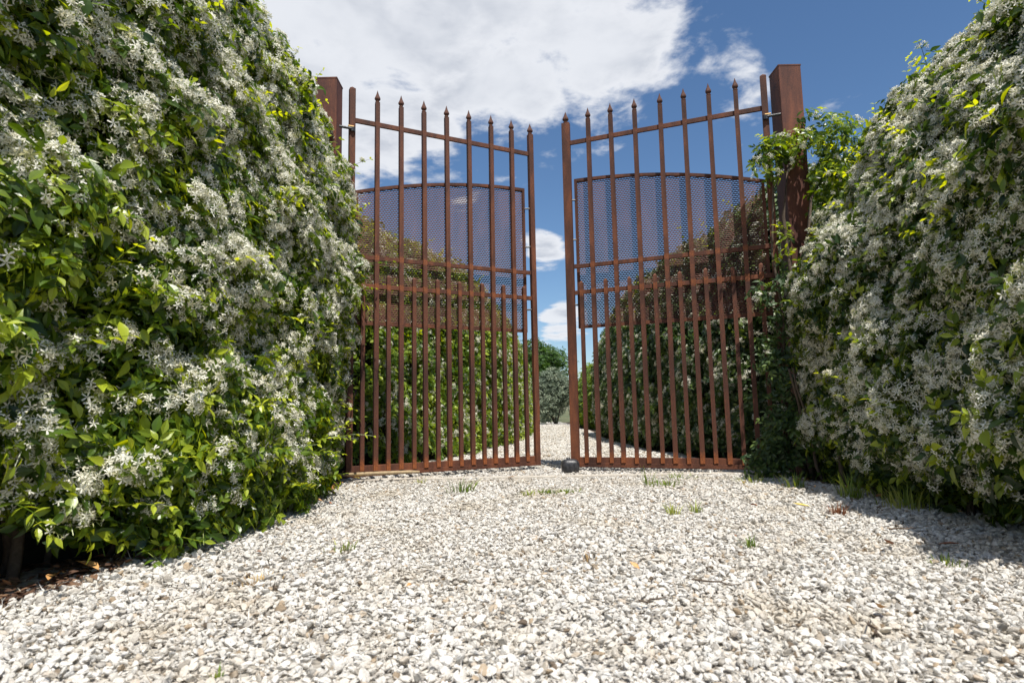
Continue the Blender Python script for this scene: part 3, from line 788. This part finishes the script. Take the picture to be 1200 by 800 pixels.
# climbing jasmine on the right post
rv = empty('jasmine_vine', (1.7, 3.6, 0)); tag(rv, 'loose jasmine vine climbing over the right gate post and gate stile', 'vine')
rnd = random.Random(31); L = []; F = []
def vine_stem(pts, r):
    mb = MB(); mb.tube([Vector(p)-Vector((1.7, 3.6, 0)) for p in pts], [r*(1-.1*i) for i in range(len(pts))], 6); mb.build('stem', BARK, rv, smooth=True)
vine_stem([(1.66, 3.56, 0), (1.63, 3.52, .5), (1.66, 3.54, 1.0), (1.62, 3.52, 1.5), (1.66, 3.5, 1.8), (1.8, 3.52, 1.98)], .014)
vine_stem([(1.72, 3.57, 0), (1.70, 3.52, .6), (1.72, 3.53, 1.1), (1.78, 3.5, 1.6), (1.95, 3.55, 1.85), (2.05, 3.6, 1.95)], .012)
vine_stem([(1.60, 3.56, .02), (1.585, 3.60, .4), (1.60, 3.56, .9), (1.57, 3.59, 1.3), (1.60, 3.57, 1.75), (1.55, 3.56, 1.9)], .009)
def puff(c, rad, nl, nf):
    c = Vector(c)
    for _ in range(nl):
        d = Vector((rnd.gauss(0, 1), rnd.gauss(0, 1), rnd.gauss(0, 1))).normalized(); p = c+Vector([d[i]*rad[i]*(rnd.random()**.4 if rnd.random() < .8 else rnd.uniform(1, 1.35)) for i in range(3)])
        q = (d+Vector((0, -.5, .6))+Vector((rnd.gauss(0, .4), rnd.gauss(0, .4), rnd.gauss(0, .4)))).normalized(); sc = rnd.uniform(.7, 1.05)
        L.append((p-Vector((1.7, 3.6, 0)), tuple(basis(q, rnd.uniform(0, 6.3))), (sc,)*3, rnd.randrange(10)))
    for _ in range(nf):
        d = Vector((rnd.gauss(0, 1), rnd.gauss(-.5, 1), rnd.gauss(.3, 1))).normalized(); p = c+Vector([d[i]*rad[i]*1.02 for i in range(3)])
        sc = rnd.uniform(.6, .95); F.append((p-Vector((1.7, 3.6, 0)), tuple(basis((d+Vector((0, -.3, .3))).normalized(), rnd.uniform(0, 6.3))), (sc,)*3, rnd.randrange(10)))
for c, rad, a, b_ in (((1.74, 3.50, 1.93), (.16, .10, .08), 40, 6), ((1.58, 3.50, 1.87), (.14, .08, .10), 34, 4), ((1.98, 3.55, 1.98), (.18, .12, .15), 60, 6), ((1.86, 3.52, 2.06), (.10, .08, .08), 12, 2),
                      ((1.53, 3.50, 1.79), (.10, .06, .09), 12, 3), ((1.90, 3.50, 1.74), (.12, .06, .10), 30, 5), ((2.1, 3.6, 1.8), (.2, .15, .2), 90, 14), ((1.86, 3.50, 1.56), (.08, .05, .14), 16, 3),
                      ((1.63, 3.56, 1.3), (.05, .05, .2), 12, 1), ((1.60, 3.54, .95), (.10, .05, .17), 30, 4), ((1.60, 3.53, .60), (.14, .06, .22), 75, 3), ((1.62, 3.50, .22), (.20, .06, .20), 110, 1), ((1.46, 3.57, .09), (.10, .04, .10), 50, 0), ((1.52, 3.56, .30), (.08, .04, .16), 40, 1),
                      ((1.50, 3.58, .72), (.07, .04, .10), 12, 2), ((1.48, 3.58, 1.05), (.06, .04, .07), 8, 2), ((2.05, 3.7, 1.5), (.25, .2, .35), 160, 20)):
    puff(c, rad, a, b_)
low = [(p, r_, s_, i_ % 8) for p, r_, s_, i_ in L if p.z < 1.25]; L = [i for i in L if i[0].z >= 1.25]  # low vine takes the darker leaf copy as painted shade
scatter('foliage', L, C_LEAF, rv); scatter('foliage', low, C_LEAFD, rv); scatter('blossom', F, C_FLOW, rv)

# silver bush and tree at the end of the drive
def bush(name, c, rad, n, coll, label, cat, seed, trunk=None, core=.72, lobes=7, scl=(.8, 1.3)):
    rt = empty(name, c); tag(rt, label, cat); rn = random.Random(seed); items = []
    lb = []
    for k in range(lobes):
        d = Vector((rn.gauss(0, 1), rn.gauss(0, 1), rn.uniform(-.1, 1))).normalized()
        lb.append((Vector([d[i]*rad[i]*.55 for i in range(3)])+Vector((0, 0, rad[2]*.7 if trunk is None else trunk+rad[2]*.8)), rn.uniform(.4, .62)))
    for _ in range(n):
        lc, lr = lb[rn.randrange(lobes)]
        d = Vector((rn.gauss(0, 1), rn.gauss(0, 1), rn.gauss(0, 1))).normalized(); k = rn.random()**.35
        p = lc+Vector([d[i]*rad[i]*lr*k*(1+.3*noise.noise(d*2.5+lc)) for i in range(3)])
        if p.z < .02: continue
        q = (d+Vector((rn.gauss(0, .4), rn.gauss(0, .4), .5))).normalized(); s_ = rn.uniform(*scl)
        items.append((p, tuple(basis(q, rn.uniform(0, 6.3))), (s_,)*3, rn.randrange(5)))
    scatter('crown', items, coll, rt)
    mb = MB()
    if trunk:
        mb.tube([(0, 0, -.06), (.05, 0, trunk*.5), (0, .05, trunk), (.05, 0, trunk+rad[2]*.7)], [.13, .10, .085, .05], 8)
        for lc, lr in lb: mb.tube([(0, .03, trunk*.9), tuple(lc*.6+Vector((0, 0, trunk*.3))), tuple(lc)], [.06, .04, .015], 6)
        mb.build('trunk', BARK, rt, smooth=True)
    else:
        for lc, lr in lb: mb.tube([(0, 0, -.03), tuple(lc*.5), tuple(lc)], [.03, .02, .008], 5)
        mb.build('branches', BARK, rt, smooth=True)
    return rt
bush('silver_shrub', (1.28, 17.6, -.03), (.85, .7, .95), 1900, C_SILV, 'rounded silvery green bush closing the far end of the drive', 'bush', 3)
bush('tree', (.95, 27, -.05), (1.65, 1.6, 1.55), 1600, C_TREE, 'dark green broad-leaved tree rising behind the silvery bush', 'tree', 5, .9)
bush('silver_shrub', (2.35, 20, -.03), (.85, .7, .85), 900, C_SILV, 'smaller silvery green bush half hidden right of the drive end', 'bush', 8)

# ------------------------------------------------------------------ weeds
def tuft(x, y, n, h, spread, m, label, seed, group=None, cat='weed', name='grass_tuft', wid=.0026, rosette=False):
    rn = random.Random(seed); mb = MB()
    for _ in range(n):
        a = rn.uniform(0, 6.28); r0 = rn.random()**.7*spread; out = rn.uniform(.1, .8); hh = h*rn.uniform(.4, 1.1)
        b0 = Vector((cos(a)*r0, sin(a)*r0, 0)); dr = Vector((cos(a+rn.gauss(0, .5)), sin(a+rn.gauss(0, .5)), 0)); sd_ = Vector((-dr.y, dr.x, 0))
        vs = []
        for i in range(4):
            f_ = i/3; p = b0+dr*(out*hh*f_**1.7)+Vector((0, 0, hh*f_*(1-.25*out*f_))); w = wid*(1-f_)**.7
            vs += [p-sd_*w, p+sd_*w] if i < 3 else [p]
        mb.add(vs, [(0, 1, 3, 2), (2, 3, 5, 4), (4, 5, 6)], rn.random())
    o = mb.build(name, m); o.location = (x, y, gz(x, y)-.002); tag(o, label, cat, group); return o
tuft(-.26, 3.19, 46, .085, .07, GRASS, 'sparse upright green weed on the gravel before the left gate leaf', 1, wid=.003)
for i, (dx, n) in enumerate(((-.08, 34), (.0, 46), (.085, 46), (.15, 22))):
    tuft(.16+dx, 3.07+dx*.35, n, .028, .05, GRASS, 'low flat green weed in a short row in front of the gate stop', 40+i, 'low weeds before the gate stop', wid=.004)
tuft(.80, 3.30, 60, .05, .09, GRASS, 'spreading green weed before the right gate leaf', 2, wid=.0035)
tuft(.72, 3.36, 14, .11, .03, GRASS, 'taller thin green weed beside the spreading one before the right gate leaf', 22, wid=.003)
tuft(.95, 3.62, 36, .04, .12, GRASS, 'flat green weed tucked against the bottom rail of the right gate leaf', 3, wid=.003)
tuft(1.30, 3.38, 60, .05, .13, GRASS, 'green weed patch in the shade at the foot of the right gate post', 12, wid=.003)
tuft(1.40, 2.62, 80, .13, .05, GRASS, 'bright grass tuft under the right hedge, the middle of three', 4)
tuft(1.37, 3.05, 50, .09, .06, GRASS, 'grass tuft under the right hedge nearest the gate post', 5)
tuft(1.50, 2.42, 100, .11, .10, GRASS, 'wide dark grass tuft in shade under the right hedge', 6)
tuft(1.17, 2.28, 40, .05, .04, GRASS_RUST, 'small rust-brown dried weed beside the yellow fallen leaf', 7)
tuft(.60, 2.38, 24, .06, .03, GRASS, 'small pale green weed on the gravel right of centre, left of its twin', 8)
tuft(.70, 2.42, 24, .055, .03, GRASS, 'small pale green weed on the gravel right of centre, nearest the dry weed', 9)
tuft(.67, 1.80, 26, .04, .03, GRASS, 'tiny green weed on the open gravel, right foreground', 10)
tuft(.20, 1.66, 14, .032, .02, GRASS_DRY, 'thin straw-coloured weed in the middle foreground', 11)
tuft(-.47, 1.02, 9, .028, .010, GRASS, 'little green seedling at the lower left edge of the picture', 13)
tuft(-.50, 1.85, 30, .03, .05, GRASS, 'faint low weed in the left foreground gravel', 14)
tuft(-.62, 1.55, 34, .02, .06, GRASS_DRY, 'flat tan weed in the left foreground gravel', 15)
tuft(1.10, 1.62, 30, .03, .05, GRASS, 'low pale weed in the right foreground gravel', 16)
tuft(-.52, 3.60, 18, .03, .04, GRASS, 'low weed by the threshold under the left gate leaf', 17)

# ------------------------------------------------------------------ fallen leaves, twigs, litter
def dead_leaf(x, y, l, mi, label, seed, rz=None, lift=.012, group=None):
    rn = random.Random(seed); mb = MB()
    v, f = leaf_verts(l, l*rn.uniform(.4, .52), Matrix.Rotation(rn.uniform(-.1, .25), 4, 'X') @ Matrix.Rotation(rn.uniform(-.4, .4), 4, 'Y'), rn.uniform(.3, .8), rn.uniform(-.3, .35))
    mb.add(v, f, .5); o = mb.build('fallen_leaf', DEAD[mi], smooth=True)
    o.location = (x, y, gz(x, y)+lift); o.rotation_euler = (0, 0, rz if rz is not None else rn.uniform(0, 6.28)); tag(o, label, 'leaf', group); return o
dead_leaf(-1.06, 1.63, .095, 0, 'large orange fallen leaf at the edge of the gravel on the far left', 1, 1.2, .02)
dead_leaf(-.97, 1.84, .080, 0, 'orange and yellow fallen leaf just under the leafy foot of the left hedge', 2, 1.75, .022)
dead_leaf(-1.13, 1.55, .065, 0, 'smaller pale orange leaf beside the large one on the far left', 3, .3, .018)
dead_leaf(1.10, 2.33, .065, 2, 'bright yellow fallen leaf beside the rust-brown dried weed', 4, 1.4, .02)
dead_leaf(.93, 2.40, .035, 1, 'small dark brown leaf left of the yellow leaf', 5, .5, .016)
dead_leaf(1.05, 1.76, .045, 1, 'dark brown curled leaf by the edge of the hedge shadow', 6, 2.1, .018)
dead_leaf(1.24, 1.76, .06, 3, 'rust coloured leaf inside the hedge shadow on the right', 7, 1.1, .018)
dead_leaf(.30, 1.52, .03, 0, 'small orange-brown leaf in the middle foreground', 8, .7, .014)
dead_leaf(.70, 1.24, .04, 0, 'tan fallen leaf in the right foreground', 9, 2.9, .016)
dead_leaf(.02, 3.66, .05, 0, 'pale peach leaf near the threshold left of the gate stop', 10, 1.5, .02)
dead_leaf(-.88, 3.63, .05, 2, 'round yellow leaf below the hinge end of the left gate leaf', 11, 1.0, .03)
rn = random.Random(77)
for k in range(110):
    if k < 60:
        y = rn.uniform(1.5, 3.6); x = edgeL(y)+rn.uniform(-.10, .10)
        g = 'brown leaves along the foot of the left hedge'; lab = 'dry brown leaf fallen along the foot of the left hedge'
    elif k < 95:
        y = rn.uniform(1.7, 3.4); x = edgeR(y)-rn.uniform(-.08, .25)
        g = 'brown leaves along the foot of the right hedge'; lab = 'dry brown leaf fallen along the foot of the right hedge'
    else:
        y = rn.uniform(1.2, 3.3); x = rn.uniform(-.6*y*.7, .6*y*.7)
        g = 'small dry leaves strewn on the open gravel'; lab = 'small dry leaf lying on the open gravel'
    dead_leaf(x, y, rn.uniform(.02, .045) if k < 95 else rn.uniform(.012, .02), rn.choice((0, 1, 1, 3, 3)), lab, 200+k, lift=rn.uniform(.008, .018), group=g)
lit = MB()
for k in range(4000):
    left = k < 1700 or k >= 2600
    y = rn.uniform(.9, 4.2) if k < 2600 else rn.uniform(1.1, 2.8)
    x = edgeL(y)-abs(rn.gauss(0, .22 if k < 2600 else .07))+(.02 if k < 2600 else .07) if left else edgeR(y)+abs(rn.gauss(0, .22))-.03
    l = rn.uniform(.012, .045)
    M = Matrix.Translation((x, y, gz(x, y)+rn.uniform(-.014, .010 if k < 2600 else .016))) @ Matrix.Rotation(rn.uniform(0, 6.28), 4, 'Z') @ Matrix.Rotation(rn.uniform(-.4, .4), 4, 'X') @ Matrix.Rotation(rn.uniform(-.5, .5), 4, 'Y')
    v, f = leaf_verts(l, l*.45, M, .4, .1, 2); lit.add(v, f, rn.random())
LIT = leaf_mat('leaf_litter', (.05, .025, .014), (.12, .06, .032), (.30, .18, .10), .8, .1)
tag(lit.build('leaf_litter', LIT), 'brown leaf litter covering the soil at the foot of the near hedges', 'leaf litter', kind='stuff')
def twig(x, y, l, rz, r, label, seed, group=None):
    rn_ = random.Random(seed); pts = [(i/5*l-l/2, rn_.uniform(-.006, .006), rn_.uniform(-.001, .003)) for i in range(6)]
    mb = MB(); mb.tube(pts, [r, r, r*.9, r*.8, r*.6, r*.4], 5)
    mb.tube([pts[3], (pts[3][0]+l*.1, l*.12, .006)], [r*.6, r*.3], 4)
    o = mb.build('twig', BARK); o.location = (x, y, gz(x, y)+.018); o.rotation_euler = (0, 0, rz); tag(o, label, 'twig', group)
twig(.44, 1.40, .10, -.5, .0022, 'thin dark forked twig on the gravel in the right foreground', 1)
twig(.28, 1.28, .07, .4, .002, 'short thin twig near the middle of the foreground', 2)
twig(-.98, 1.92, .16, .9, .003, 'dark twig along the gravel edge under the left hedge', 3)
twig(.62, 1.12, .07, 1.2, .0025, 'short dark twig low in the right foreground', 4)
twig(1.2, 1.95, .10, .2, .003, 'dark twig lying in the shadow of the right hedge', 5)
